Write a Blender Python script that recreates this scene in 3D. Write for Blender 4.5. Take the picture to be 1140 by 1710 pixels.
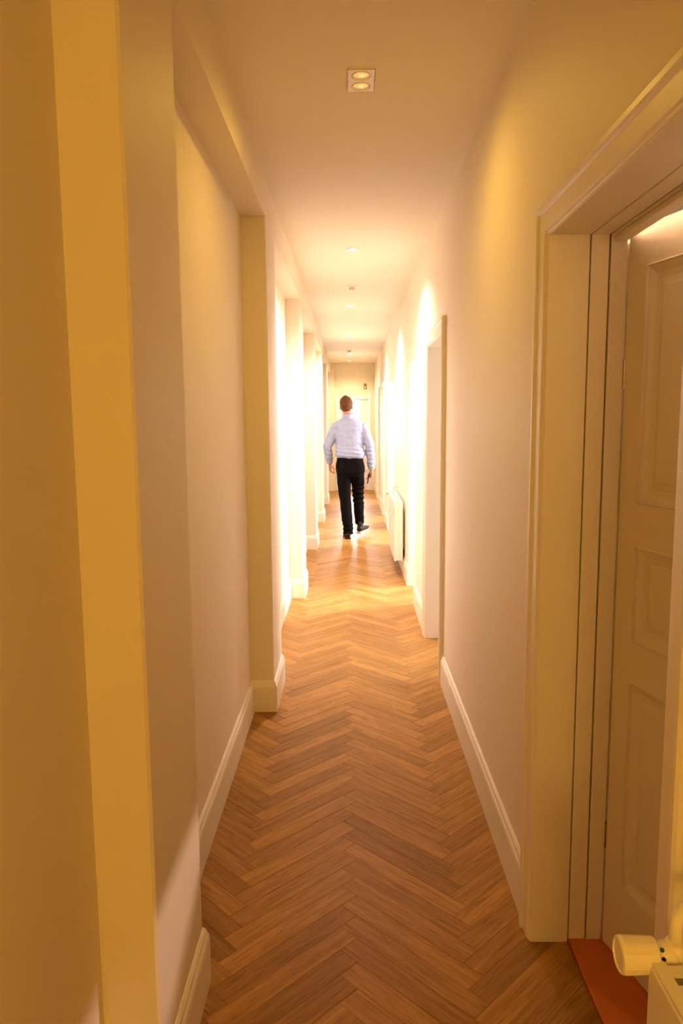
import bpy, bmesh, math, random
from mathutils import Vector, Matrix, noise
random.seed(7)
for o in list(bpy.data.objects): bpy.data.objects.remove(o)
scene = bpy.context.scene
C = scene.collection
R = math.radians

# ------------------------------------------------------------------ camera
cam_data = bpy.data.cameras.new('camera'); cam = bpy.data.objects.new('camera', cam_data); C.objects.link(cam)
cam_data.sensor_fit = 'VERTICAL'; cam_data.sensor_height = 36.0
cam_data.lens = 36.0 * 1235 / 1710
cam_data.clip_start = 0.02
cam.matrix_world = (Matrix.Translation((0, 0, 1.525)) @ Matrix.Rotation(R(0.69795), 4, 'Z')
                    @ Matrix.Rotation(R(90 - 7.14857), 4, 'X') @ Matrix.Rotation(R(-0.43), 4, 'Z'))
scene.camera = cam

# ------------------------------------------------------------------ world, daylight, exposure
scene.view_settings.view_transform = 'Standard'
scene.view_settings.look = 'None'
scene.view_settings.exposure = 0.0
scene.view_settings.gamma = 1.0
scene.view_settings.use_curve_mapping = False
world = bpy.data.worlds.new('World'); scene.world = world; world.use_nodes = True
bg = world.node_tree.nodes['Background']
bg.inputs[0].default_value = (0.86, 0.92, 1.0, 1); bg.inputs[1].default_value = 2.2

def area_light(name, loc, rot, sx, sy, power, col):
    d = bpy.data.lights.new(name, 'AREA'); d.shape = 'RECTANGLE'; d.size = sx; d.size_y = sy
    d.energy = power; d.color = col
    o = bpy.data.objects.new(name, d); C.objects.link(o); o.location = loc; o.rotation_euler = rot
    return o
# daylight falling in through the windows of the rooms on the right, one lamp at each window
DAY = (0.92, 0.93, 1.0)
for wy, pw in ((4.6, 70), (6.9, 380), (9.6, 300), (12.3, 220), (14.3, 150)):
    area_light('window_daylight', (3.14, wy, 1.55), (0, R(90), 0), 1.5, 1.0, pw, DAY)
# daylight through the glazed door at the end of the corridor
area_light('end_door_daylight', (0.06, 17.6, 1.5), (R(-90), 0, 0), 0.8, 1.4, 160, DAY)

def spot(name, loc, power, col, angle=150, blend=.6, rad=.04, rot=(0, 0, 0)):
    d = bpy.data.lights.new(name, 'SPOT'); d.energy = power; d.color = col
    d.spot_size = R(angle); d.spot_blend = blend; d.shadow_soft_size = rad
    o = bpy.data.objects.new(name, d); C.objects.link(o); o.location = loc; o.rotation_euler = rot
    return o
LAMP = (1.0, 0.84, 0.84)      # corridor downlights
DIM = (1.0, 0.62, 0.11)       # the dimmed twin spots near the camera and the added globe behind it
POWER_FAR = 222
POWER_NEAR = 24
POWER_BACK = 104

# ------------------------------------------------------------------ materials
def mat(name, col, rough=.5, bump=0, bscale=40, metallic=0, spec=.5, emit=None, estr=0, coat=0, var=0, vscale=3):
    m = bpy.data.materials.new(name); m.use_nodes = True
    nt = m.node_tree; b = nt.nodes['Principled BSDF']
    b.inputs['Base Color'].default_value = (*col, 1); b.inputs['Roughness'].default_value = rough
    b.inputs['Metallic'].default_value = metallic; b.inputs['Specular IOR Level'].default_value = spec
    b.inputs['Coat Weight'].default_value = coat
    if emit: b.inputs['Emission Color'].default_value = (*emit, 1); b.inputs['Emission Strength'].default_value = estr
    tc = nt.nodes.new('ShaderNodeTexCoord')
    if bump:
        n = nt.nodes.new('ShaderNodeTexNoise'); n.inputs['Scale'].default_value = bscale; n.inputs['Detail'].default_value = 4
        bp = nt.nodes.new('ShaderNodeBump'); bp.inputs['Strength'].default_value = bump; bp.inputs['Distance'].default_value = .004
        nt.links.new(tc.outputs['Object'], n.inputs['Vector']); nt.links.new(n.outputs['Fac'], bp.inputs['Height'])
        nt.links.new(bp.outputs['Normal'], b.inputs['Normal'])
    if var:
        n = nt.nodes.new('ShaderNodeTexNoise'); n.inputs['Scale'].default_value = vscale; n.inputs['Detail'].default_value = 3
        mx = nt.nodes.new('ShaderNodeMix'); mx.data_type = 'RGBA'
        mx.inputs['A'].default_value = (*[c * (1 - var) for c in col], 1); mx.inputs['B'].default_value = (*[min(1, c * (1 + var)) for c in col], 1)
        nt.links.new(tc.outputs['Object'], n.inputs['Vector']); nt.links.new(n.outputs['Fac'], mx.inputs['Factor'])
        nt.links.new(mx.outputs['Result'], b.inputs['Base Color'])
    return m
PAINT = (0.86, 0.755, 0.60)
M = {}
M['wall'] = mat('wall_paint', PAINT, .55, bump=.12, bscale=9, spec=.35)
M['ceiling'] = mat('ceiling_paint', (0.87, 0.77, 0.61), .7, bump=.06, bscale=14, spec=.2)
M['trim'] = mat('trim_gloss_paint', (0.87, 0.775, 0.62), .38, bump=.04, bscale=25)
M['door'] = mat('door_gloss_paint', (0.84, 0.73, 0.53), .36, bump=.04, bscale=25)
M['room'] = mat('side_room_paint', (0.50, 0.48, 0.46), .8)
M['white'] = mat('end_door_white', (0.85, 0.82, 0.82), .5)
M['radiator'] = mat('radiator_enamel', (0.88, 0.80, 0.66), .32)
M['plastic'] = mat('white_plastic', (0.90, 0.80, 0.62), .4)
M['black'] = mat('black_plastic', (0.008, 0.007, 0.006), .7, spec=.1)
M['greenplastic'] = mat('green_plastic', (0.02, 0.10, 0.05), .45)
M['olive'] = mat('olive_plastic', (0.20, 0.17, 0.07), .5)
M['groove'] = mat('floor_joint_dark', (0.10, 0.042, 0.010), .9)
M['threshold'] = mat('threshold_oiled_wood', (0.62, 0.16, 0.03), .45, bump=.08, bscale=60, var=.12, vscale=14)
M['steel'] = mat('hinge_steel', (0.35, 0.30, 0.22), .35, metallic=1)
M['chrome'] = mat('bright_metal', (0.75, 0.70, 0.62), .2, metallic=1)
M['lamp_far'] = mat('lamp_glass_bright', (.9, .85, .7), .3, emit=(1, .90, .70), estr=14)
M['lamp_near'] = mat('lamp_glass_dim', (.8, .5, .15), .25, emit=(1, .64, .17), estr=.5)
M['lamp_core'] = mat('lamp_core_dim', (.9, .7, .3), .25, emit=(1, .80, .36), estr=.75)
M['plate'] = mat('lamp_plate_white', (0.93, 0.84, 0.76), .4)
M['shirt'] = mat('shirt_pale_blue_cotton', (0.31, 0.335, 0.46), .8, bump=.10, bscale=16, spec=.2)
M['trousers'] = mat('trousers_black_wool', (0.005, 0.0035, 0.0035), .9, bump=.1, bscale=30, spec=.05)
M['shoe'] = mat('shoe_dark_brown_leather', (0.016, 0.008, 0.004), .45, spec=.25)
M['sole'] = mat('shoe_sole_pale_rubber', (0.55, 0.50, 0.44), .6)
M['sock'] = mat('sock_black', (0.012, 0.010, 0.010), .9)
M['skin'] = mat('skin', (0.46, 0.19, 0.095), .55, spec=.25, var=.08, vscale=20)
M['hair'] = mat('hair_brown', (0.10, 0.036, 0.009), .6, spec=.15, bump=.5, bscale=70, var=.45, vscale=26)
M['eye'] = mat('eye_white', (0.75, 0.72, 0.68), .3)

def glass_mat():
    m = bpy.data.materials.new('door_glass'); m.use_nodes = True; nt = m.node_tree
    nt.nodes.clear(); out = nt.nodes.new('ShaderNodeOutputMaterial')
    t = nt.nodes.new('ShaderNodeBsdfTransparent'); t.inputs[0].default_value = (.95, .97, .97, 1)
    g = nt.nodes.new('ShaderNodeBsdfGlossy'); g.inputs['Roughness'].default_value = .02
    mx = nt.nodes.new('ShaderNodeMixShader'); mx.inputs[0].default_value = .08
    nt.links.new(t.outputs[0], mx.inputs[1]); nt.links.new(g.outputs[0], mx.inputs[2]); nt.links.new(mx.outputs[0], out.inputs[0])
    return m
M['glass'] = glass_mat()

def plank_mat():
    m = bpy.data.materials.new('oak_plank'); m.use_nodes = True; nt = m.node_tree; L = nt.links
    b = nt.nodes['Principled BSDF']; b.inputs['Roughness'].default_value = .40; b.inputs['Specular IOR Level'].default_value = .04
    oi = nt.nodes.new('ShaderNodeObjectInfo'); geo = nt.nodes.new('ShaderNodeNewGeometry')
    add = nt.nodes.new('ShaderNodeMath'); add.operation = 'ADD'
    L.new(oi.outputs['Random'], add.inputs[0]); L.new(geo.outputs['Random Per Island'], add.inputs[1])
    fr = nt.nodes.new('ShaderNodeMath'); fr.operation = 'FRACT'; L.new(add.outputs[0], fr.inputs[0])
    uv = nt.nodes.new('ShaderNodeTexCoord')
    mp = nt.nodes.new('ShaderNodeMapping'); mp.inputs['Scale'].default_value = (2.2, 34, 1)
    L.new(uv.outputs['UV'], mp.inputs['Vector'])
    w = nt.nodes.new('ShaderNodeMath'); w.operation = 'MULTIPLY'; w.inputs[1].default_value = 37.0; L.new(fr.outputs[0], w.inputs[0])
    n1 = nt.nodes.new('ShaderNodeTexNoise'); n1.noise_dimensions = '4D'; n1.inputs['Scale'].default_value = 1.6
    n1.inputs['Detail'].default_value = 5; n1.inputs['Roughness'].default_value = .62; n1.inputs['Distortion'].default_value = .8
    L.new(mp.outputs[0], n1.inputs['Vector']); L.new(w.outputs[0], n1.inputs['W'])
    mp2 = nt.nodes.new('ShaderNodeMapping'); mp2.inputs['Scale'].default_value = (9, 150, 1); L.new(uv.outputs['UV'], mp2.inputs['Vector'])
    n2 = nt.nodes.new('ShaderNodeTexNoise'); n2.noise_dimensions = '4D'; n2.inputs['Scale'].default_value = 1.5; n2.inputs['Detail'].default_value = 3
    L.new(mp2.outputs[0], n2.inputs['Vector']); L.new(w.outputs[0], n2.inputs['W'])
    cr = nt.nodes.new('ShaderNodeValToRGB')
    cr.color_ramp.elements[0].position = .25; cr.color_ramp.elements[0].color = (0.26, 0.122, 0.026, 1)
    cr.color_ramp.elements[1].position = .78; cr.color_ramp.elements[1].color = (0.53, 0.270, 0.078, 1)
    L.new(n1.outputs['Fac'], cr.inputs[0])
    # per-plank tone
    cr2 = nt.nodes.new('ShaderNodeValToRGB'); cr2.color_ramp.elements[0].color = (.78, .77, .75, 1); cr2.color_ramp.elements[1].color = (1.15, 1.14, 1.1, 1)
    L.new(fr.outputs[0], cr2.inputs[0])
    mul = nt.nodes.new('ShaderNodeMix'); mul.data_type = 'RGBA'; mul.blend_type = 'MULTIPLY'; mul.inputs['Factor'].default_value = 1
    L.new(cr.outputs[0], mul.inputs['A']); L.new(cr2.outputs[0], mul.inputs['B'])
    # dark pores
    cr3 = nt.nodes.new('ShaderNodeValToRGB'); cr3.color_ramp.elements[0].position = .30; cr3.color_ramp.elements[0].color = (.62, .58, .52, 1)
    cr3.color_ramp.elements[1].position = .46; cr3.color_ramp.elements[1].color = (1, 1, 1, 1); L.new(n2.outputs['Fac'], cr3.inputs[0])
    mul2 = nt.nodes.new('ShaderNodeMix'); mul2.data_type = 'RGBA'; mul2.blend_type = 'MULTIPLY'; mul2.inputs['Factor'].default_value = .8
    L.new(mul.outputs['Result'], mul2.inputs['A']); L.new(cr3.outputs[0], mul2.inputs['B'])
    L.new(mul2.outputs['Result'], b.inputs['Base Color'])
    bp = nt.nodes.new('ShaderNodeBump'); bp.inputs['Strength'].default_value = .10; bp.inputs['Distance'].default_value = .002
    L.new(n2.outputs['Fac'], bp.inputs['Height']); L.new(bp.outputs[0], b.inputs['Normal'])
    return m
M['oak'] = plank_mat()

# ------------------------------------------------------------------ mesh helpers
def obj(name, bm, m, parent=None, smooth=False, recalc=True):
    if recalc: bmesh.ops.recalc_face_normals(bm, faces=bm.faces[:])
    me = bpy.data.meshes.new(name); bm.to_mesh(me); bm.free()
    if smooth:
        for p in me.polygons: p.use_smooth = True
    o = bpy.data.objects.new(name, me); C.objects.link(o)
    if m: me.materials.append(M[m] if isinstance(m, str) else m)
    if parent: o.parent = parent
    return o
def empty(name, loc=(0, 0, 0), rotz=0):
    o = bpy.data.objects.new(name, None); C.objects.link(o); o.location = loc; o.rotation_euler = (0, 0, rotz)
    o.empty_display_size = .1
    return o
def tag(o, label, cat, group=None):
    o['label'] = label; o['category'] = cat
    if group: o['group'] = group
    return o
def struct(o, label=None, cat=None):
    o['kind'] = 'structure'
    if label: o['label'] = label
    if cat: o['category'] = cat
    return o
def box(bm, x0, x1, y0, y1, z0, z1, bevel=0, seg=2):
    v = [bm.verts.new((x, y, z)) for x in (x0, x1) for y in (y0, y1) for z in (z0, z1)]
    fs = [(0, 1, 3, 2), (4, 6, 7, 5), (0, 4, 5, 1), (2, 3, 7, 6), (0, 2, 6, 4), (1, 5, 7, 3)]
    faces = [bm.faces.new([v[i] for i in f]) for f in fs]
    if bevel:
        es = list({e for f in faces for e in f.edges})
        bmesh.ops.bevel(bm, geom=es, offset=bevel, segments=seg, affect='EDGES', profile=.5)
    return bm
def boxo(name, m, parent, *a, bevel=0):
    return obj(name, box(bmesh.new(), *a, bevel=bevel), m, parent)
def rings(bm, loops, cap=True):
    """loops: list of lists of points, same count; skinned in order"""
    vs = [[bm.verts.new(p) for p in l] for l in loops]
    n = len(vs[0])
    for a, b in zip(vs, vs[1:]):
        for i in range(n):
            bm.faces.new((a[i], a[(i + 1) % n], b[(i + 1) % n], b[i]))
    if cap:
        bm.faces.new(list(reversed(vs[0]))); bm.faces.new(vs[-1])
    return bm
def frame_of(d):
    d = Vector(d).normalized(); u = Vector((0, 0, 1)) if abs(d.z) < .9 else Vector((1, 0, 0))
    a = d.cross(u).normalized(); b = a.cross(d).normalized(); return a, b
def tube(bm, pts, rad, n=12, sq=(1, 1), cap=True):
    pts = [Vector(p) for p in pts]; rs = rad if isinstance(rad, (list, tuple)) else [rad] * len(pts)
    loops = []; a = None
    for i, p in enumerate(pts):
        d = (pts[min(i + 1, len(pts) - 1)] - pts[max(i - 1, 0)]).normalized()
        if a is None: a, b = frame_of(d)
        else:
            a = (a - d * a.dot(d)).normalized(); b = a.cross(d).normalized()
        loops.append([p + a * math.cos(t) * rs[i] * sq[0] + b * math.sin(t) * rs[i] * sq[1] for t in [2 * math.pi * k / n for k in range(n)]])
    return rings(bm, loops, cap)
def ellipsoid(bm, c, r, rot=None, u=16, v=10):
    mt = Matrix.Translation(c) @ (rot.to_4x4() if rot else Matrix.Identity(4)) @ Matrix.Diagonal((*r, 1))
    bmesh.ops.create_uvsphere(bm, u_segments=u, v_segments=v, radius=1, matrix=mt); return bm
def lathe(bm, prof, origin, axis, n=24, cap=True):
    a, b = frame_of(axis); d = Vector(axis).normalized(); o = Vector(origin)
    loops = [[o + d * h + a * math.cos(2 * math.pi * k / n) * r + b * math.sin(2 * math.pi * k / n) * r for k in range(n)] for r, h in prof]
    return rings(bm, loops, cap)
def prism(bm, poly, z0, z1):
    lo = [bm.verts.new((x, y, z0)) for x, y in poly]; hi = [bm.verts.new((x, y, z1)) for x, y in poly]
    n = len(poly); bm.faces.new(list(reversed(lo))); bm.faces.new(hi)
    for i in range(n): bm.faces.new((lo[i], lo[(i + 1) % n], hi[(i + 1) % n], hi[i]))
    return bm
def sweep_plan(bm, prof, path, side):
    """sweep a (out, z) profile along a plan polyline; out is measured to 'side' (+1 left of travel, -1 right), mitred"""
    P = [Vector(p) for p in path]; loops = []
    for i, p in enumerate(P):
        n = []
        for a, b in ((i - 1, i), (i, i + 1)):
            if a >= 0 and b < len(P):
                d = (P[b] - P[a]).normalized(); n.append(Vector((-d.y, d.x)) * side)
        m = n[0] if len(n) == 1 else (n[0] + n[1]) / (1 + n[0].dot(n[1]))
        loops.append([(p.x + m.x * o, p.y + m.y * o, z) for o, z in prof])
    return rings(bm, loops, True)

# ------------------------------------------------------------------ the shell
XR, XRO = .529, .73           # corridor face and far face of the right wall
XN, XB = -.406, -.525         # left wall: face of the piers, back of the niches
H, SOF = 2.70, 2.505          # ceiling, soffit of the niches
YB, YE = -3.2, 15.9           # wall behind the camera, end wall
PIERS = [(-.95, -.5), (1.406, 1.837), (3.74, 4.18), (6.215, 6.66), (8.637, 9.08), (10.95, 11.4), (13.3, 13.74)]
DOORS = [(1.18, 2.0, True), (4.22, 5.03, True), (5.99, 6.66, False), (8.95, 10.1, False), (10.9, 11.7, True), (13.3, 14.1, True)]
DH = 1.995

# left wall: a plan with shallow niches, and the bulkhead over them
def plan_left():
    pts = [(XB, YB)]
    e = .006
    for a, b in PIERS:
        pts += [(XB, a), (XN - e, a), (XN, a + e), (XN, b - e), (XN - e, b), (XB, b)]
    return pts + [(XB, YE)]
bm = bmesh.new()
prism(bm, plan_left() + [(-.95, YE), (-.95, YB)], 0, SOF)
box(bm, -.95, XN, YB, YE, SOF, H + .1)
wl = obj('wall_left', bm, 'wall'); struct(wl, 'cream plaster wall on the left with shallow niches between piers', 'wall')
# right wall with door openings
bm = bmesh.new(); y = YB
for a, b, _ in DOORS:
    box(bm, XR, XRO, y, a - .02, 0, H + .1); box(bm, XR, XRO, a - .02, b + .02, DH + .02, H + .1); y = b + .02
box(bm, XR, XRO, y, YE + .2, 0, H + .1)
struct(obj('wall_right', bm, 'wall'), 'cream plaster wall on the right pierced by a row of doorways', 'wall')
# end wall with glazed door opening, and a pilaster strip at its left
EX0, EX1, EH = -.30, .45, 2.0
bm = bmesh.new()
box(bm, -.95, EX0, YE, YE + .2, 0, H + .1); box(bm, EX1, XR, YE, YE + .2, 0, H + .1); box(bm, EX0, EX1, YE, YE + .2, EH, H + .1)
struct(obj('wall_end', bm, 'wall'), 'cream end wall of the corridor above the glazed door', 'wall')
bm = bmesh.new(); box(bm, -.95, -.335, YE - .12, YE - .001, 0, H)
struct(obj('wall_end_pilaster', bm, 'wall'), 'narrow plaster strip in the far left corner beside the end door', 'wall')
bm = bmesh.new(); box(bm, -.95, 3.3, YB - .15, YB, 0, H + .1)
struct(obj('wall_back', bm, 'wall'), 'cream wall behind the camera', 'wall')
bm = bmesh.new(); box(bm, -1.0, 3.4, YB - .2, YE + .2, H, H + .15)
struct(obj('ceiling', bm, 'ceiling'), 'smooth cream corridor ceiling', 'ceiling')
# side rooms behind the right wall
bm = bmesh.new(); wins = [(4.6, .5), (6.9, .5), (9.6, .5), (12.3, .5), (14.3, .5)]; y = YB
for wy, hw in wins:
    box(bm, 3.2, 3.35, y, wy - hw, 0, H); box(bm, 3.2, 3.35, wy - hw, wy + hw, 0, .75); box(bm, 3.2, 3.35, wy - hw, wy + hw, 2.35, H); y = wy + hw
box(bm, 3.2, 3.35, y, YE + .2, 0, H)
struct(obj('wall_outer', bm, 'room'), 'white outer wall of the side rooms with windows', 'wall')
for py in (3.3, 5.6, 8.3, 10.55, 12.9):
    bm = bmesh.new(); box(bm, XRO, 3.2, py, py + .1, 0, H)
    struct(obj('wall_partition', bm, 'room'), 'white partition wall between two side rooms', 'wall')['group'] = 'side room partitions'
bm = bmesh.new(); box(bm, XRO, 3.2, YE, YE + .15, 0, H)
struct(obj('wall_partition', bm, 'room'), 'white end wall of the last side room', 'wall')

# floor: dark bed with oak planks laid in herringbone, each plank its own piece
bm = bmesh.new(); box(bm, -1.0, 3.4, YB - .2, YE + 1.2, -.12, -.0045)
floor = struct(obj('floor', bm, 'groove'), 'warm oak herringbone parquet floor running down the corridor', 'floor')
PL, PW = .49, .0695
FX0, FX1, FY0, FY1 = -.535, .629, YB + .01, YE + .0
def clip(poly):
    for ax, s, lim in ((0, 1, FX0), (0, -1, -FX1), (1, 1, FY0), (1, -1, -FY1)):
        out = []
        for i in range(len(poly)):
            a, b = poly[i - 1], poly[i]; da, db = a[ax] * s - lim, b[ax] * s - lim
            if (da >= 0) != (db >= 0):
                t = da / (da - db); out.append((a[0] + (b[0] - a[0]) * t, a[1] + (b[1] - a[1]) * t))
            if db >= 0: out.append(b)
        poly = out
        if len(poly) < 3: return []
    return poly
def plank_into(bm, poly, to_uv, zoff=0):
    cx = sum(p[0] for p in poly) / len(poly); cy = sum(p[1] for p in poly) / len(poly)
    uvl = bm.loops.layers.uv.verify()
    def inset(d):
        n = len(poly); out = []
        for i in range(n):
            a, p, b = Vector(poly[i - 1]), Vector(poly[i]), Vector(poly[(i + 1) % n])
            d1 = (p - a).normalized(); d2 = (b - p).normalized()
            n1 = Vector((-d1.y, d1.x)); n2 = Vector((-d2.y, d2.x)); k = 1 + n1.dot(n2)
            m = (n1 + n2) / k if k > .2 else n1
            out.append(p + m * d)
        return out
    ar = sum(poly[i - 1][0] * poly[i][1] - poly[i][0] * poly[i - 1][1] for i in range(len(poly)))
    if ar < 0: poly = list(reversed(poly))
    lo, mid, top = inset(.00015), inset(.00015), inset(.0013)
    L0 = [bm.verts.new((p.x, p.y, -.012)) for p in lo]; L1 = [bm.verts.new((p.x, p.y, -.0008 + zoff)) for p in mid]; L2 = [bm.verts.new((p.x, p.y, zoff)) for p in top]
    n = len(poly); fs = [bm.faces.new(L2)]
    for a, b in ((L0, L1), (L1, L2)):
        for i in range(n): fs.append(bm.faces.new((a[i], a[(i + 1) % n], b[(i + 1) % n], b[i])))
    for f in fs:
        for lp in f.loops: lp[uvl].uv = to_uv(lp.vert.co)
s2 = math.sqrt(.5); APEX = .012
planks = []
def w2(x, y): return ((x - y) * s2 + APEX - PL * s2, (x + y) * s2)
for strip in range(-2, 4):
    tx, ty = strip * (PL + PW), strip * (PW - PL)
    for i in range(-60, 300):
        for kind in (0, 1):
            if kind == 0: x0, y0, x1, y1 = i * PW, i * PW, i * PW + PL, i * PW + PW
            else: x0, y0, x1, y1 = i * PW - PW, i * PW, i * PW, i * PW + PL
            full = [w2(x + tx, y + ty) for x, y in ((x0, y0), (x1, y0), (x1, y1), (x0, y1))]
            poly = clip(full)
            if len(poly) < 3: continue
            ar = abs(sum(poly[k - 1][0] * poly[k][1] - poly[k][0] * poly[k - 1][1] for k in range(len(poly)))) / 2
            if ar < 2e-4: continue
            cx = sum(p[0] for p in full) / 4; cy = sum(p[1] for p in full) / 4
            planks.append((cx, cy, kind, poly, ar, ar > PL * PW * .9999))
def seen(p):
    cy = p[1]
    if cy < 1.25 or max(q[0] for q in p[3]) < -.50 or min(q[0] for q in p[3]) > .52 and not 1.1 < cy < 2.05: return 0
    return p[4] / cy ** 3
planks.sort(key=seen, reverse=True)
shared = {}
bm_rest = bmesh.new()
for n, (cx, cy, kind, poly, ar, whole) in enumerate(planks):
    ang = R(45) if kind == 0 else R(135)
    ca, sa = math.cos(-ang), math.sin(-ang)
    if n < 300:
        loc = [((x - cx) * ca - (y - cy) * sa, (x - cx) * sa + (y - cy) * ca) for x, y in poly]
        if whole and 'w' in shared: me = shared['w']
        else:
            b = bmesh.new(); plank_into(b, loc, lambda v: (v.x, v.y)); me = bpy.data.meshes.new('plank'); b.to_mesh(me); b.free()
            me.materials.append(M['oak'])
            if whole: shared['w'] = me
        o = bpy.data.objects.new('plank', me); C.objects.link(o); o.parent = floor
        o.location = (cx, cy, random.uniform(-.0004, .0004)); o.rotation_euler = (0, 0, ang)
    else:
        plank_into(bm_rest, poly, lambda v: ((v.x - cx) * ca - (v.y - cy) * sa, (v.x - cx) * sa + (v.y - cy) * ca), random.uniform(-.0004, .0004))
o = obj('distant_planks', bm_rest, 'oak', floor); o['kind'] = 'stuff'
# pale boards of the side rooms
for (y0, y1) in ((YB, YE),):
    bm = bmesh.new(); box(bm, .745, 3.2, y0, y1, -.01, -.001)
    struct(obj('floor_side_rooms', bm, mat('side_room_floor', (.42, .30, .19), .5)), 'brown floor of the side rooms behind the doorways', 'floor')

# baseboards: tall board with a stepped, rounded cap
BP = [(0, 0), (.016, 0), (.016, .128), (.0145, .134), (.0145, .138), (.0105, .146), (.0085, .156), (.004, .163), (.002, .166), (0, .166)]
PL_path = plan_left()
PL_path = [p for i, p in enumerate(PL_path)]
def corners_left():
    pts = [(XB, YB)]
    for a, b in PIERS: pts += [(XB, a), (XN, a), (XN, b), (XB, b)]
    return pts + [(XB, YE - .12)]
bm = bmesh.new(); sweep_plan(bm, BP, corners_left(), -1)
struct(obj('baseboard_left', bm, 'trim'), 'tall cream baseboard stepping around the piers on the left', 'baseboard')
segs = []; y = YB
for a, b, cased in DOORS:
    segs.append((y, a - (.088 if cased else 0))); y = b + (.088 if cased else 0)
segs.append((y, YE))
BPR = [(o, z * 1.0 + (.012 if z > .1 else 0)) for o, z in BP]
for i, (a, b) in enumerate(segs):
    bm = bmesh.new(); sweep_plan(bm, BPR, [(XR, a), (XR, b)], 1)
    nm = ['in the foreground under the near radiator', 'between the near panelled door and the second doorway', 'between the second and third doorways', 'behind the far radiator', 'between the fourth and fifth doorways', 'between the fifth and sixth doorways', 'on the last stretch before the end wall'][i]
    struct(obj('baseboard_right', bm, 'trim'), 'cream baseboard on the right wall ' + nm, 'baseboard')
bm = bmesh.new(); sweep_plan(bm, BP, [(XB, YB), (XR, YB)], 1)
struct(obj('baseboard_back', bm, 'trim'), 'cream baseboard on the wall behind the camera', 'baseboard')

# ------------------------------------------------------------------ doorways
CW = .085
# casing cross-section: (along wall from the opening outwards, proud of wall)
CPROF = [(0, -.002), (0, .010), (.004, .013), (.009, .013), (.012, .017), (.055, .019), (.060, .024), (.066, .026), (.078, .026), (.084, .021), (CW, .014), (CW, -.002)]
def casing(parent, y0, y1, top):
    # each side and the head a mitred board of its own
    def side(yo, s):
        bm = bmesh.new()
        lo = [(XR - d, yo + s * u, 0) for u, d in CPROF]; hi = [(XR - d, yo + s * u, top + u) for u, d in CPROF]
        rings(bm, [lo, hi]); return obj('casing_board', bm, 'trim', parent)
    y0 -= .004; y1 += .004; top += .004
    side(y0, -1); side(y1, 1)
    bm = bmesh.new()
    rings(bm, [[(XR - d, y0 - u, top + u) for u, d in CPROF], [(XR - d, y1 + u, top + u) for u, d in CPROF]])
    obj('casing_head', bm, 'trim', parent)
def lining(parent, y0, y1, top, x0, x1, t=.02, m='trim', names=('jamb', 'head_jamb'), inset=0):
    for a, b in ((y0 - t, y0 + inset), (y1 - inset, y1 + t)):
        boxo(names[0], m, parent, x0, x1, a, b, 0, top + t, bevel=.0015)
    boxo(names[1], m, parent, x0, x1, y0 + inset, y1 - inset, top - inset, top + t, bevel=.0015)
# door 1, ajar into the side room
y0, y1, _ = DOORS[0]
d1 = empty('door_1', (0, 0, 0)); struct(d1, 'cream panelled door standing ajar in a deep moulded frame on the right', 'door')
casing(d1, y0, y1, DH)
lining(d1, y0, y1, DH, XR - .009, .627)
lining(d1, y0, y1, DH, .6305, .677, inset=0, names=('inner_jamb', 'inner_head_jamb'))
lining(d1, y0, y1, DH, .6810, .724, inset=.002, names=('door_stop', 'head_stop'))
boxo('head_stop', 'trim', d1, .690, .724, y0 + .003, y1 - .003, DH - .016, DH - .0025, bevel=.0015)
boxo('threshold', 'threshold', d1, .630, .776, y0 - .02, y1 + .005, -.008, .012, bevel=.003)
# slab
slab = bmesh.new(); SW, ST, SH = .77, .04, 1.9885
COLS = [(.075, .345), (.425, .695)]; ROWS = [(.21, .81), (.917, 1.177), (1.287, 1.89)]
def panel_face(bm, y_front, sgn):
    """front skin with recessed, fielded panels. local: x along width, y thickness, z up"""
    xs = sorted({0, SW} | {v for c in COLS for v in c}); zs = sorted({0, SH} | {v for c in ROWS for v in c})
    cells = {}
    for i in range(len(xs) - 1):
        for j in range(len(zs) - 1):
            pan = any(abs(xs[i] - c[0]) < 1e-6 for c in COLS) and any(abs(zs[j] - r[0]) < 1e-6 for r in ROWS)
            if not pan:
                bm.faces.new([bm.verts.new((x, y_front, z)) for x, z in ((xs[i], zs[j]), (xs[i + 1], zs[j]), (xs[i + 1], zs[j + 1]), (xs[i], zs[j + 1]))])
def panel_mesh(c, r, y_front, sgn):
    bm = bmesh.new(); steps = [(0, 0), (.004, -.004), (.006, .003), (.012, .0045), (.020, .009), (.026, .012), (.040, .013), (.058, .0085), (.060, .007)]
    loops = []
    for ins, dep in steps:
        x0, x1, z0, z1 = c[0] + ins, c[1] - ins, r[0] + ins, r[1] - ins
        loops.append([(x, y_front + sgn * dep, z) for x, z in ((x0, z0), (x1, z0), (x1, z1), (x0, z1))])
    rings(bm, loops, cap=False)
    bm.faces.new([bm.verts.new(p) for p in loops[-1]])
    bmesh.ops.remove_doubles(bm, verts=bm.verts[:], dist=1e-6)
    return bm
panel_face(slab, 0, 1); panel_face(slab, ST, -1)
for x in (0, SW): slab.faces.new([slab.verts.new(p) for p in ((x, 0, 0), (x, ST, 0), (x, ST, SH), (x, 0, SH))])
for z in (0, SH): slab.faces.new([slab.verts.new(p) for p in ((0, 0, z), (SW, 0, z), (SW, ST, z), (0, ST, z))])
bmesh.ops.remove_doubles(slab, verts=slab.verts[:], dist=1e-6)
so = obj('door_slab', slab, 'door', d1)
so.location = (.7265, 1.993, .0135); so.rotation_euler = (0, 0, R(-90 + 14.4))
for r in ROWS:
    for c in COLS:
        obj('panel', panel_mesh(c, r, 0, 1), 'door', so); obj('panel', panel_mesh(c, r, ST, -1), 'door', so)
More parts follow.
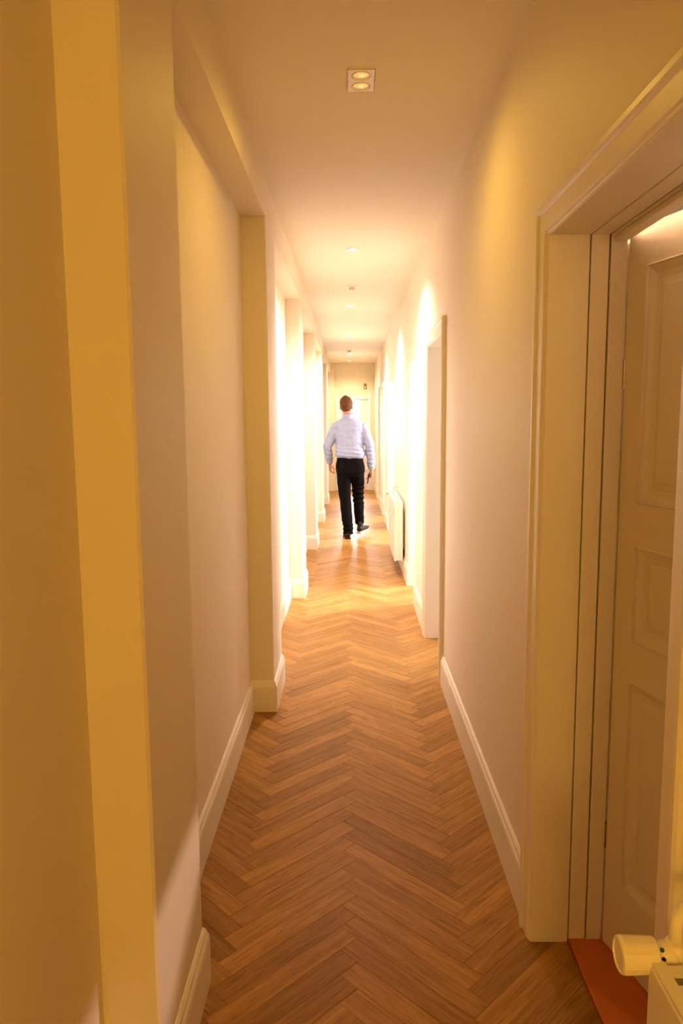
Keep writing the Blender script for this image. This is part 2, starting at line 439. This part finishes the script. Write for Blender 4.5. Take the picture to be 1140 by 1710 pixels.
bm = bmesh.new(); lathe(bm, [(.026, 0), (.026, .006), (.010, .008), (.010, .045)], (.71, 0, 1.02), (0, -1, 0), 16); tube(bm, [(.71, -.045, 1.02), (.68, -.047, 1.02), (.60, -.047, 1.02)], .009, 10)
obj('door_handle', bm, 'chrome', so, smooth=True)
for a, b in ((y0 - .03, y0 - .006), (y1 + .008, y1 + .03)): boxo('light_block_board', 'trim', d1, .7245, .79, a, b, 0, DH + .02, bevel=.001)  # boards added behind the jambs to block light at the hinge gap
for hz in (.30, 1.60):
    bm = bmesh.new(); lathe(bm, [(.004, 0), (.004, .075)], (.7265, 1.9965, hz), (0, 0, 1), 10)
    obj('hinge', bm, 'steel', d1)
# the other doorways
def doorway(n, i, label, tag_far=None):
    y0, y1, cased = DOORS[i]
    d = empty('door_%d' % n, (0, 0, 0)); struct(d, label, 'doorway')
    if cased: casing(d, y0, y1, DH)
    lining(d, y0, y1, DH, XR - (.009 if cased else .001), XRO + .002)
    boxo('threshold', 'threshold', d, .630, .745, y0, y1, -.008, .004, bevel=.001)
    return d
doorway(2, 1, 'moulded white doorway full of daylight beyond the near wall on the right')
doorway(3, 2, 'plain unframed doorway with daylit reveal just before the far radiator')
doorway(4, 3, 'plain wide doorway just past the far radiator')
doorway(5, 4, 'moulded doorway far down the right wall beside the walking man')
doorway(6, 5, 'last moulded doorway on the right before the end wall')
# glazed end door
d7 = empty('door_7', (0, 0, 0)); struct(d7, 'white glazed door closing the end of the corridor with bright pane', 'door')
YD = YE + .03
for a, b in ((EX0, EX0 + .05), (EX1 - .05, EX1)): boxo('door_frame', 'white', d7, a, b, YE - .012, YE + .12, 0, EH, bevel=.003)
boxo('head_frame', 'white', d7, EX0 + .05, EX1 - .05, YE - .012, YE + .12, EH - .04, EH, bevel=.003)
gx0, gx1, gz0, gz1 = -.10, .225, .47, 1.93
x0, x1 = EX0 + .052, EX1 - .052
boxo('stile', 'white', d7, x0, gx0, YD, YD + .05, .01, EH - .042, bevel=.002)
boxo('stile', 'white', d7, gx1, x1, YD, YD + .05, .01, EH - .042, bevel=.002)
boxo('top_rail', 'white', d7, gx0, gx1, YD, YD + .05, gz1, EH - .042, bevel=.002)
boxo('bottom_rail', 'white', d7, gx0, gx1, YD, YD + .05, .01, gz0, bevel=.002)
boxo('kick_panel', 'white', d7, x0 + .05, x1 - .05, YD - .010, YD, .07, .40, bevel=.003)
boxo('weather_bar', 'white', d7, x0 + .01, x1 - .01, YD - .014, YD, .43, .455, bevel=.003)
boxo('pane', 'glass', d7, gx0, gx1, YD + .022, YD + .028, gz0, gz1)
boxo('threshold', 'threshold', d7, EX0, EX1, YE - .02, YE + .12, -.008, .006, bevel=.002)
# landing outside the glazed door
bm = bmesh.new(); box(bm, -.95, -.75, YE + .2, YE + 2.2, 0, H); box(bm, .75, .95, YE + .2, YE + 2.2, 0, H)
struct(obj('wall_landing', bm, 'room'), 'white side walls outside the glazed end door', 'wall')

# ------------------------------------------------------------------ lamps
def twin_spot(y, label, inview=True):
    t = empty('twin_downlight', (.046, y, H)); tag(t, label, 'ceiling light')
    bm = bmesh.new(); hx, hy, th = .048, .086, .004
    # plate with two round holes: ring of quads around each hole, fitted to its half
    N = 24
    for cy in (-.041, .041):
        inner = []; outer = []
        for k in range(N):
            a = 2 * math.pi * k / N; ca, sa = math.cos(a), math.sin(a)
            inner.append((ca * .034, cy + sa * .034))
            lim = min(hx / max(abs(ca), 1e-6), ((hy - .041 if sa * cy > 0 else .041) / max(abs(sa), 1e-6)))
            outer.append((ca * lim, cy + sa * lim))
        vi = [bm.verts.new((x, yy, -th)) for x, yy in inner]; vo = [bm.verts.new((x, yy, -th)) for x, yy in outer]
        vu = [bm.verts.new((x, yy, .02)) for x, yy in inner]
        for k in range(N):
            j = (k + 1) % N
            bm.faces.new((vi[k], vi[j], vo[j], vo[k])); bm.faces.new((vu[k], vu[j], vi[j], vi[k]))
    box(bm, -hx, hx, -hy, -hy + .0015, -th, .001); box(bm, -hx, hx, hy - .0015, hy, -th, .001); box(bm, -hx, -hx + .0015, -hy, hy, -th, .001); box(bm, hx - .0015, hx, -hy, hy, -th, .001)
    obj('plate', bm, 'plate', t, recalc=False)
    for cy in (-.041, .041):
        bm = bmesh.new(); lathe(bm, [(.0315, .002), (.0315, -.0045), (.0285, -.0045), (.0275, .003), (.0315, .003)], (0, cy, 0), (0, 0, 1), 24, cap=False)
        rg = obj('gimbal_ring', bm, 'plate', t, smooth=False)
        bm = bmesh.new(); lathe(bm, [(.0283, .000), (.020, -.0012), (.012, -.0018), (.001, -.002)], (0, cy, 0), (0, 0, 1), 24, cap=True)
        g = obj('lamp_glass', bm, 'lamp_near', t, smooth=True)
        bm = bmesh.new(); ellipsoid(bm, (.002, cy + .003, -.0012), (.012, .011, .0018)); obj('lamp_core', bm, 'lamp_core', g, smooth=True)
    return t
twin_spot(2.752, 'square white twin spotlight recessed in the ceiling nearest the camera, glowing dimly')
t = empty('fill_globe_lamp', (0, -2.1, H)); tag(t, 'unseen globe lamp added behind the camera to warm the near walls', 'ceiling light')  # unseen globe, added to supply the warm light coming from behind the camera
bm = bmesh.new(); lathe(bm, [(.05, 0), (.05, -.02), (.01, -.03), (.006, -.032), (.006, -.75)], (0, 0, 0), (0, 0, 1), 20); obj('ceiling_rose', bm, 'plate', t)
bm = bmesh.new(); ellipsoid(bm, (0, 0, -.86), (.12, .12, .12), u=28, v=18); obj('globe', bm, mat('fill_globe_glow', (.9, .6, .2), .4, emit=DIM, estr=2), t, smooth=True)
spot('twin_lamp', (.046, 2.752, H - .02), POWER_NEAR, DIM, 176, 1.0, .03)
d = bpy.data.lights.new('fill_globe_light', 'POINT'); d.energy = POWER_BACK; d.color = DIM; d.shadow_soft_size = .2
o = bpy.data.objects.new('fill_globe_light', d); C.objects.link(o); o.location = (0, -2.1, H - .86)
names = ['brightest round downlight, first past the twin spotlight', 'second round downlight, just beyond the first smoke detector', 'third round downlight far down the ceiling', 'faint fourth round downlight just past the second smoke detector', 'last round downlight against the end wall']
for k, (y, x) in enumerate(((5.34, .028), (7.95, .013), (10.75, 0), (13.7, 0), (15.25, -.004))):
    t = empty('round_downlight', (x, y, H)); tag(t, names[k], 'ceiling light', 'round downlights')
    bm = bmesh.new(); lathe(bm, [(.046, 0), (.046, -.004), (.042, -.006), (.034, -.005), (.032, .004)], (0, 0, 0), (0, 0, 1), 28, cap=False); obj('trim_ring', bm, 'plate', t, smooth=True)
    bm = bmesh.new(); lathe(bm, [(.033, -.002), (.020, -.006), (.001, -.007)], (0, 0, 0), (0, 0, 1), 24); obj('lamp_glass', bm, 'lamp_far', t, smooth=True)
    spot('round_lamp', (x, y, H - .02), POWER_FAR * (1, .85, .8, .6, .45)[k], (LAMP, (1, .88, .92), (1, .88, .86), (1, .83, .60), (1, .80, .52))[k], 140, 1.0, .035)
for k, (y, x) in enumerate(((6.79, .028), (12.97, -.003))):
    t = empty('smoke_detector', (x, y, H)); tag(t, ['white smoke detector on the ceiling between the first two round downlights', 'white smoke detector on the ceiling far beyond the man'][k], 'smoke detector', 'smoke detectors')
    bm = bmesh.new(); lathe(bm, [(.054, 0), (.054, -.010), (.050, -.014), (.001, -.014)], (0, 0, 0), (0, 0, 1), 28); obj('base', bm, 'plate', t)
    bm = bmesh.new(); lathe(bm, [(.030, -.014), (.030, -.024), (.026, -.030), (.016, -.033), (.001, -.034)], (0, 0, 0), (0, 0, 1), 28); obj('sensor_cap', bm, mat('detector_grey', (.62, .54, .40), .5), t, smooth=True)
# lamp of the room behind the near door: its light falls past the open leaf onto the left wall
t = empty('ceiling_spot', (1.2515, 1.785, H)); tag(t, 'round ceiling spot in the side room behind the near door', 'ceiling light')
bm = bmesh.new(); lathe(bm, [(.046, 0), (.046, -.004), (.042, -.006), (.034, -.005), (.032, .004)], (0, 0, 0), (0, 0, 1), 28, cap=False); obj('trim_ring', bm, 'plate', t, smooth=True)
bm = bmesh.new(); lathe(bm, [(.033, -.002), (.001, -.004)], (0, 0, 0), (0, 0, 1), 24); obj('lamp_glass', bm, 'lamp_far', t)
spot('side_room_lamp', (1.2515, 1.785, H - .03), 170, (1, .72, .62), 165, .6, .013)

# small box on the end wall
t = empty('wall_sensor', (.325, YE, 2.215)); tag(t, 'small olive box on the end wall above the glazed door', 'sensor')
boxo('housing', 'olive', t, -.028, .028, -.035, 0, -.055, .055, bevel=.008)
bm = bmesh.new(); ellipsoid(bm, (0, -.034, -.018), (.017, .012, .02)); obj('lens', bm, 'plastic', t, smooth=True)

# ------------------------------------------------------------------ radiators
def radiator(name, label, ya, yb, xf, xb, z0, z1, valve_end):
    """flat panel radiator along the right wall from ya to yb; valve_end is the y of the end with the valve"""
    t = empty(name, ((xf + xb) / 2, (ya + yb) / 2, 0)); tag(t, label, 'radiator', 'panel radiators')
    ox, oy = t.location.x, t.location.y
    def P(nm, bm, m, smooth=False, par=t):
        bmesh.ops.translate(bm, verts=bm.verts[:], vec=(-ox, -oy, 0)); return obj(nm, bm, m, par, smooth)
    P('front_panel', box(bmesh.new(), xf, xf + .014, ya, yb, z0, z1 - .004, bevel=.004), 'radiator')
    P('rear_panel', box(bmesh.new(), xb - .014, xb, ya, yb, z0, z1 - .01, bevel=.004), 'radiator')
    for ye, s in ((ya, 1), (yb, -1)):
        y2 = ye + s * .004
        e = P('end_panel', box(bmesh.new(), xf + .004, xb - .004, min(ye, y2) - .003 * (s > 0), max(ye, y2) + .003 * (s < 0), z0 + .01, z1 - .006, bevel=.0015), 'radiator')
        for zz in (z0 + .05, z1 - .065):
            bm = bmesh.new(); lathe(bm, [(.011, 0), (.011, .004), (.008, .005), (.007, .003), (.001, .003)], ((xf + xb) / 2, ye - s * .003, zz), (0, -s, 0), 18); bmesh.ops.translate(bm, verts=bm.verts[:], vec=(-ox, -oy, 0)); obj('plug', bm, 'radiator', e)
    # slotted top grille: two rails and cross bars
    g = bmesh.new(); box(g, xf + .002, xf + .02, ya + .002, yb - .002, z1 - .006, z1); box(g, xb - .02, xb - .002, ya + .002, yb - .002, z1 - .006, z1)
    P('grille_rail', g, 'radiator')
    nb = int((yb - ya) / .035)
    bar = bmesh.new(); box(bar, -(xb - xf) / 2 + .02, (xb - xf) / 2 - .02, -.009, .009, -.005, -.001); bme = bpy.data.meshes.new('grille_bar'); bar.to_mesh(bme); bar.free(); bme.materials.append(M['radiator'])
    for k in range(nb):
        o = bpy.data.objects.new('grille_bar', bme); C.objects.link(o); o.parent = t; o.location = (0, ya + .02 + (yb - ya - .04) * k / (nb - 1) - oy, z1)
    f = bmesh.new(); xm = (xf + xb) / 2
    n = int((yb - ya) / .03); zig = [(xm - .018 if (k // 2) % 2 else xm + .018, ya + .02 + (yb - ya - .04) * k / (2 * n)) for k in range(2 * n)]
    for (xa, y_a), (x_b, y_b) in zip(zig, zig[1:]):
        f.faces.new([f.verts.new(p) for p in ((xa, y_a, z0 + .04), (x_b, y_b, z0 + .04), (x_b, y_b, z1 - .05), (xa, y_a, z1 - .05))])
    P('convector_fins', f, 'radiator')
    for yy in (ya + .15, yb - .15):
        P('wall_bracket', box(bmesh.new(), xb - .002, XR, yy - .02, yy + .02, z0 + .1, z1 - .1), 'radiator')
    P('badge', box(bmesh.new(), xf - .002, xf + .001, ya + .05, ya + .062, z1 - .12, z1 - .06, bevel=.0008), 'olive')
    # thermostatic valve: body at the end of the radiator, head turned out to the corridor, pipe up and back to the wall
    s = 1 if valve_end > (ya + yb) / 2 else -1
    yv = valve_end + s * .016; zv = z1 - .006
    v = bmesh.new(); lathe(v, [(.010, -.06), (.010, -.020), (.0165, -.018), (.0165, .018), (.013, .021)], (xf + .045, yv, zv), (0, 0, 1), 16)
    vb = P('valve_body', v, 'plastic', True)
    def Pv(nm, bm, m, smooth=False):
        bmesh.ops.translate(bm, verts=bm.verts[:], vec=(-ox, -oy, 0)); return obj(nm, bm, m, vb, smooth)
    Pv('valve_neck', lathe(bmesh.new(), [(.017, 0), (.019, .004), (.0195, .012), (.017, .020), (.0165, .026)], (xf + .042, yv, zv), (-1, 0, 0), 24), 'plastic', True)
    # ribbed head
    hd = bmesh.new(); NN = 40; L = []
    for r, hh in ((.0215, .026), (.0232, .028), (.0240, .050), (.0247, .072), (.0240, .0765), (.021, .078), (.020, .0755), (.001, .0755)):
        rr = []
        for k in range(NN):
            rad = r * (1 + (.022 if k % 4 < 2 and .0281 > .02 and .0275 < hh < .0745 and r > .021 else 0)); a = 2 * math.pi * k / NN
            rr.append((xf + .042 - hh, yv + math.cos(a) * rad, zv + math.sin(a) * rad))
        L.append(rr)
    rings(hd, L); Pv('thermostat_head', hd, 'plastic')
    for k, (a, mm) in enumerate(((R(205), 'black'), (R(160), 'black'), (R(125), 'greenplastic'))):
        bm = bmesh.new(); cx, cy, cz = xf + .042 - .0215, yv + math.cos(a) * .0185, zv + math.sin(a) * .0185
        ellipsoid(bm, (cx, cy, cz), (.0035, .0042, .0042) if k == 0 else (.003, .003, .003)); Pv('scale_mark', bm, mm)
    p = bmesh.new(); rr = .0095
    pts = [(xf + .045, yv + s * .004, zv), (xf + .045, yv + s * .004, zv + .045)]
    pts += [(xf + .045 + .022 * (1 - math.cos(q)), yv + s * .004, zv + .045 + .022 * math.sin(q)) for q in [R(d) for d in (20, 40, 60, 80, 90)]]
    pts += [(XR + .002, yv + s * .004, zv + .067)]
    P('supply_pipe', tube(p, pts, rr, 14), 'plastic', True)
    return t
radiator('radiator', 'white panel radiator in the bottom right foreground with ribbed thermostat head', -.25, .935, .405, .497, .16, .787, .935)
radiator('radiator', 'white panel radiator low on the right wall beyond the doorways, near the man', 7.1, 8.15, .425, .508, .145, .725, 8.15)

# ------------------------------------------------------------------ the man walking away
def finish(bm, name, m, parent, voxel, smooth_it=4, disp=None):
    """fuse overlapping volumes into one continuous skin"""
    o = obj(name, bm, m, None)
    md = o.modifiers.new('r', 'REMESH'); md.mode = 'VOXEL'; md.voxel_size = voxel; md.use_smooth_shade = True
    ms = o.modifiers.new('s', 'SMOOTH'); ms.factor = .5; ms.iterations = smooth_it
    dg = bpy.context.evaluated_depsgraph_get(); me = bpy.data.meshes.new_from_object(o.evaluated_get(dg))
    o.modifiers.clear(); old = o.data; o.data = me; bpy.data.meshes.remove(old)
    me.name = name
    if not me.materials: me.materials.append(M[m])
    if disp:
        ds = [disp(v.co.copy(), v.normal.copy()) for v in me.vertices]
        for v, d in zip(me.vertices, ds): v.co += d
    for p in me.polygons: p.use_smooth = True
    o.parent = parent
    return o
man = empty('person', (0, 9.42, 0)); tag(man, 'man in pale blue shirt and black trousers walking away down the corridor', 'person')
def eloft(bm, secs, n=20, p=2.4):
    """secs: (cx, cy, z, rx, ry) stacked superellipse sections"""
    loops = []
    for cx, cy, z, rx, ry in secs:
        l = []
        for k in range(n):
            a = 2 * math.pi * k / n; c, s = math.cos(a), math.sin(a)
            l.append((cx + math.copysign(abs(c) ** (2 / p), c) * rx, cy + math.copysign(abs(s) ** (2 / p), s) * ry, z))
        loops.append(l)
    return rings(bm, loops)
# joints, relative to the man's base; +y is the way he walks, -x his left
HEAD = Vector((-.045, .02, 1.695)); NECK = Vector((-.025, .0, 1.56))
SL, SR = Vector((-.178, -.005, 1.435)), Vector((.158, -.005, 1.435))
EL, ER = Vector((-.288, .00, 1.175)), Vector((.252, -.02, 1.185))
WL, WR = Vector((-.262, .10, .975)), Vector((.272, .05, .895))
HL, HR = Vector((-.088, .02, .90)), Vector((.086, .02, .90))
KL, KR = Vector((-.066, .03, .49)), Vector((.104, .17, .52))
AL, AR = Vector((-.030, -.01, .085)), Vector((.118, .22, .145))
# body: one continuous mesh
bm = bmesh.new()
ellipsoid(bm, HEAD + Vector((0, -.012, .02)), (.072, .088, .088), u=24, v=16)
ellipsoid(bm, HEAD + Vector((0, .022, -.035)), (.060, .068, .082), u=24, v=16)
ellipsoid(bm, HEAD + Vector((0, .094, -.018)), (.012, .020, .022)); ellipsoid(bm, HEAD + Vector((0, .085, .002)), (.009, .012, .028))
ellipsoid(bm, HEAD + Vector((0, .085, -.058)), (.024, .010, .008)); ellipsoid(bm, HEAD + Vector((0, .072, -.092)), (.022, .020, .018))
ellipsoid(bm, HEAD + Vector((0, .078, .024)), (.045, .012, .009))
for s in (-1, 1):
    ellipsoid(bm, HEAD + Vector((s * .074, -.004, -.018)), (.010, .018, .031), Matrix.Rotation(R(15) * s, 3, 'Z'))
    ellipsoid(bm, HEAD + Vector((s * .072, -.002, -.042)), (.007, .009, .012))
tube(bm, [HEAD + Vector((0, -.012, -.05)), NECK, NECK + Vector((.01, 0, -.08))], [.052, .056, .075], 16)
eloft(bm, [(.0, .01, .84, .12, .085), (0, .012, .92, .155, .105), (0, .01, 1.03, .145, .095), (-.005, .005, 1.15, .14, .09), (-.01, 0, 1.3, .16, .10), (-.01, 0, 1.42, .17, .095), (-.012, 0, 1.5, .12, .07)])
for s, e, w in ((SL, EL, WL), (SR, ER, WR)): tube(bm, [s, (s + e) / 2, e, (e + w) / 2, w], [.055, .048, .04, .038, .027], 14)
for hh, k, a in ((HL, KL, AL), (HR, KR, AR)): tube(bm, [hh, (hh + k) / 2, k, k * .6 + a * .4, a], [.085, .075, .055, .053, .035], 16)
def hand(bm, w, d, side, fwd, curl):
    """w wrist, d down direction, side: towards thumb, fwd: palm normal"""
    d = d.normalized(); side = (side - d * side.dot(d)).normalized(); nrm = d.cross(side).normalized()
    if nrm.dot(fwd) < 0: nrm = -nrm
    tube(bm, [w - d * .02, w + d * .015], [.026, .025], 12)
    rot = Matrix((side, d, nrm)).transposed()
    ellipsoid(bm, w + d * .052, (.042, .056, .016), rot)
    ellipsoid(bm, w + d * .072, (.042, .030, .014), rot)
    for i, (off, ln) in enumerate(((.031, .072), (.011, .082), (-.010, .076), (-.030, .060))):
        p0 = w + d * .078 + side * off; pts = [p0]; dirv = d.copy(); ang = 0
        for j, fr in enumerate((.42, .32, .26)):
            ang += curl * (.7, 1.1, .8)[j]
            dd = d * math.cos(ang) + nrm * math.sin(ang); pts.append(pts[-1] + dd * ln * fr)
        tube(bm, pts, [.0098, .0092, .0086, .0072], 10)
        ellipsoid(bm, pts[-1], (.0074, .0074, .0074), u=10, v=6)
    p0 = w + d * .028 + side * .028
    pts = [p0, p0 + side * .024 + d * .026 + nrm * .008, p0 + side * .027 + d * .056 + nrm * .022, p0 + side * .018 + d * .078 + nrm * .034]
    tube(bm, pts, [.014, .0125, .011, .0085], 10); ellipsoid(bm, pts[-1], (.0088, .0088, .0088), u=10, v=6)
    return w + d * .09 + nrm * .028
DLH = Vector((.10, .28, -.95)); DRH = Vector((-.02, .10, -1))
hand(bm, WL + DLH * .012, DLH, Vector((.35, .9, .0)), Vector((1, -.3, 0)), .45)
grip = hand(bm, WR + DRH * .012, DRH, Vector((-.25, .95, 0)), Vector((-1, -.25, 0)), .62)
body = finish(bm, 'body', 'skin', man, .0042, 3)
for s in (-1, 1):
    bm = bmesh.new(); ellipsoid(bm, HEAD + Vector((s * .029, .079, .005)), (.013, .009, .009)); obj('eye', bm, 'eye', body, smooth=True)
# hair: short, covering crown, back and sides down to the nape
bm = bmesh.new()
bmesh.ops.create_icosphere(bm, subdivisions=5, radius=1, matrix=Matrix.Translation(HEAD + Vector((0, -.012, .016))) @ Matrix.Diagonal((.084, .103, .106, 1)))
dele = []
for v in bm.verts:
    q = v.co - HEAD
    low = -.080 + max(0, q.y + .05) * 1.15
    if q.y > .055: low = .040
    if abs(q.x) > .055 and -.03 < q.y < .05: low = max(low, .012)
    if q.z < low: dele.append(v)
bmesh.ops.delete(bm, geom=dele, context='VERTS')
ext = bmesh.ops.extrude_face_region(bm, geom=bm.faces[:])
for v in [g for g in ext['geom'] if isinstance(g, bmesh.types.BMVert)]:
    q = v.co - HEAD
    v.co = HEAD + Vector((q.x * .80, q.y * .80, q.z * .82))
for v in bm.verts:
    q = v.co - HEAD
    if q.length > .07:
        nn = noise.noise(Vector((q.x * 26, q.y * 14, q.z * 16)) + Vector((3, 1, 8))) * .5 + noise.noise(Vector((q.x * 70, q.y * 50, q.z * 22))) * .35
        side = .005 if (q.z > .03 and q.x < 0) else 0
        tp = max(0, min(1, (q.z + .085) / .05))
        v.co += (q.normalized() * nn * .011 + q.normalized() * side) * tp
obj('hair', bm, 'hair', man, smooth=True)
# shirt
bm = bmesh.new()
eloft(bm, [(0, .012, 1.015, .150, .105), (0, .012, 1.04, .172, .118), (0, .008, 1.065, .192, .132), (-.002, .004, 1.11, .190, .130), (-.005, .002, 1.2, .176, .122), (-.008, 0, 1.3, .178, .122), (-.01, 0, 1.40, .190, .115), (-.011, 0, 1.45, .200, .100), (-.012, 0, 1.485, .178, .088), (-.016, 0, 1.515, .135, .080), (-.020, 0, 1.540, .092, .070), (-.022, 0, 1.555, .07, .064)], 28)
for s, e, w in ((SL, EL, WL), (SR, ER, WR)):
    tube(bm, [s + (SL + SR - 2 * s) * .12, s, s * .65 + e * .35, e, e * .5 + w * .5, e * .12 + w * .88, w], [.055, .064, .066, .060, .057, .048, .040], 18)
def folds(co, n):
    q = co
    a = noise.noise(Vector((q.x * 7, q.y * 7, q.z * 16))) * .010 + noise.noise(Vector((q.x * 20, q.y * 20, q.z * 26 + 4))) * .005
    if q.z < 1.17: a += math.sin(q.z * 120 + q.x * 14) * .003
    return n * a
shirt = finish(bm, 'shirt', 'shirt', man, .0075, 4, folds)
bm = bmesh.new()
rings(bm, [[(NECK.x + math.cos(a) * r * 1.02, NECK.y - .004 + math.sin(a) * r * 1.05, z + .010 * math.sin(a)) for a in [2 * math.pi * k / 28 for k in range(28)]] for r, z in ((.072, 1.528), (.076, 1.542), (.072, 1.560), (.066, 1.592), (.060, 1.598), (.057, 1.585), (.062, 1.54))], cap=False)
obj('collar', bm, 'shirt', shirt, smooth=True)
for e, w in ((EL, WL), (ER, WR)):
    d = (w - e).normalized(); bm = bmesh.new(); tube(bm, [w - d * .055, w - d * .05, w - d * .002, w + d * .006, w + d * .004], [.041, .0435, .0405, .037, .030], 20); obj('cuff', bm, 'shirt', shirt, smooth=True)
# trousers
bm = bmesh.new()
eloft(bm, [(0, .012, .80, .135, .095), (0, .012, .86, .183, .122), (0, .010, .92, .184, .126), (0, .012, .98, .176, .120), (0, .012, 1.04, .168, .114), (0, .012, 1.052, .166, .112)], 26)
tube(bm, [HL, HL * .72 + KL * .28, HL * .4 + KL * .6, KL, KL * .6 + AL * .4, AL + Vector((0, 0, .06)), AL + Vector((0, .005, -.030))], [.094, .093, .084, .075, .071, .066, .064], 22)
tube(bm, [HR, HR * .72 + KR * .28, HR * .4 + KR * .6, KR, KR * .6 + AR * .4, AR + Vector((0, 0, .05)), AR + Vector((0, 0, .005))], [.094, .091, .081, .072, .068, .060, .057], 22)
def tfolds(co, n):
    q = co; a = noise.noise(Vector((q.x * 9, q.y * 9, q.z * 10))) * .008
    if q.x > .02 and .42 < q.z < .66: a += math.sin(q.z * 95 + q.x * 20) * .006
    if q.z < .22: a += math.sin(q.z * 110) * .004
    return n * a
finish(bm, 'trousers', 'trousers', man, .0075, 4, tfolds)
# shoes
def shoe(heel, yaw, pitch, nm):
    """heel: point under the heel; toe along local +y"""
    sh = bmesh.new(); secs = []
    for y, w, h0, h1 in ((-.012, .022, .004, .050), (0, .033, 0, .074), (.04, .038, 0, .088), (.075, .038, 0, .086), (.12, .041, 0, .066), (.17, .047, 0, .052), (.21, .046, .002, .044), (.245, .036, .005, .037), (.265, .018, .009, .028)):
        l = []
        for k in range(16):
            a = 2 * math.pi * k / 16; c, s = math.cos(a), math.sin(a)
            l.append((math.copysign(abs(c) ** .75, c) * w, y, (h0 + h1) / 2 + .012 + math.copysign(abs(s) ** .7, s) * (h1 - h0) / 2))
        secs.append(l)
    rings(sh, secs)
    mt = Matrix.Translation(heel) @ Matrix.Rotation(yaw, 4, 'Z') @ Matrix.Rotation(pitch, 4, 'X')
    bmesh.ops.transform(sh, matrix=mt, verts=sh.verts[:]); so = obj('shoe', sh, 'shoe', man, smooth=True)
    s = bmesh.new(); prof = [(-.026, -.018), (-.037, .0), (-.040, .05), (-.042, .11), (-.050, .17), (-.046, .22), (-.030, .258), (0, .272), (.030, .258), (.046, .22), (.050, .17), (.042, .11), (.040, .05), (.037, .0), (.026, -.018), (0, -.024)]
    prism(s, prof, 0, .014); box(s, -.036, .036, -.016, .055, -.010, .001, bevel=.004)
    bmesh.ops.transform(s, matrix=mt, verts=s.verts[:]); obj('sole', s, nm, so)
    bm = bmesh.new(); tube(bm, [mt @ Vector((0, .035, .06)), mt @ Vector((0, .03, .15))], [.036, .037], 14); obj('sock', bm, 'sock', so, smooth=True)
shoe(Vector((-.033, -.06, .011)), R(6), 0, 'shoe')
shoe(Vector((.112, .175, .046)), R(-26), R(4), 'sole')
# phone in his right hand
bm = bmesh.new(); box(bm, -.034, .034, -.0045, .0045, -.062, .062, bevel=.004, seg=3)
ph = obj('mobile_phone', bm, 'black'); tag(ph, 'small dark phone held in the walking man\'s lowered right hand', 'phone')
ph.location = man.location + Vector((grip.x - .012, grip.y + .004, grip.z - .030)); ph.rotation_euler = (R(8), R(4), R(80))
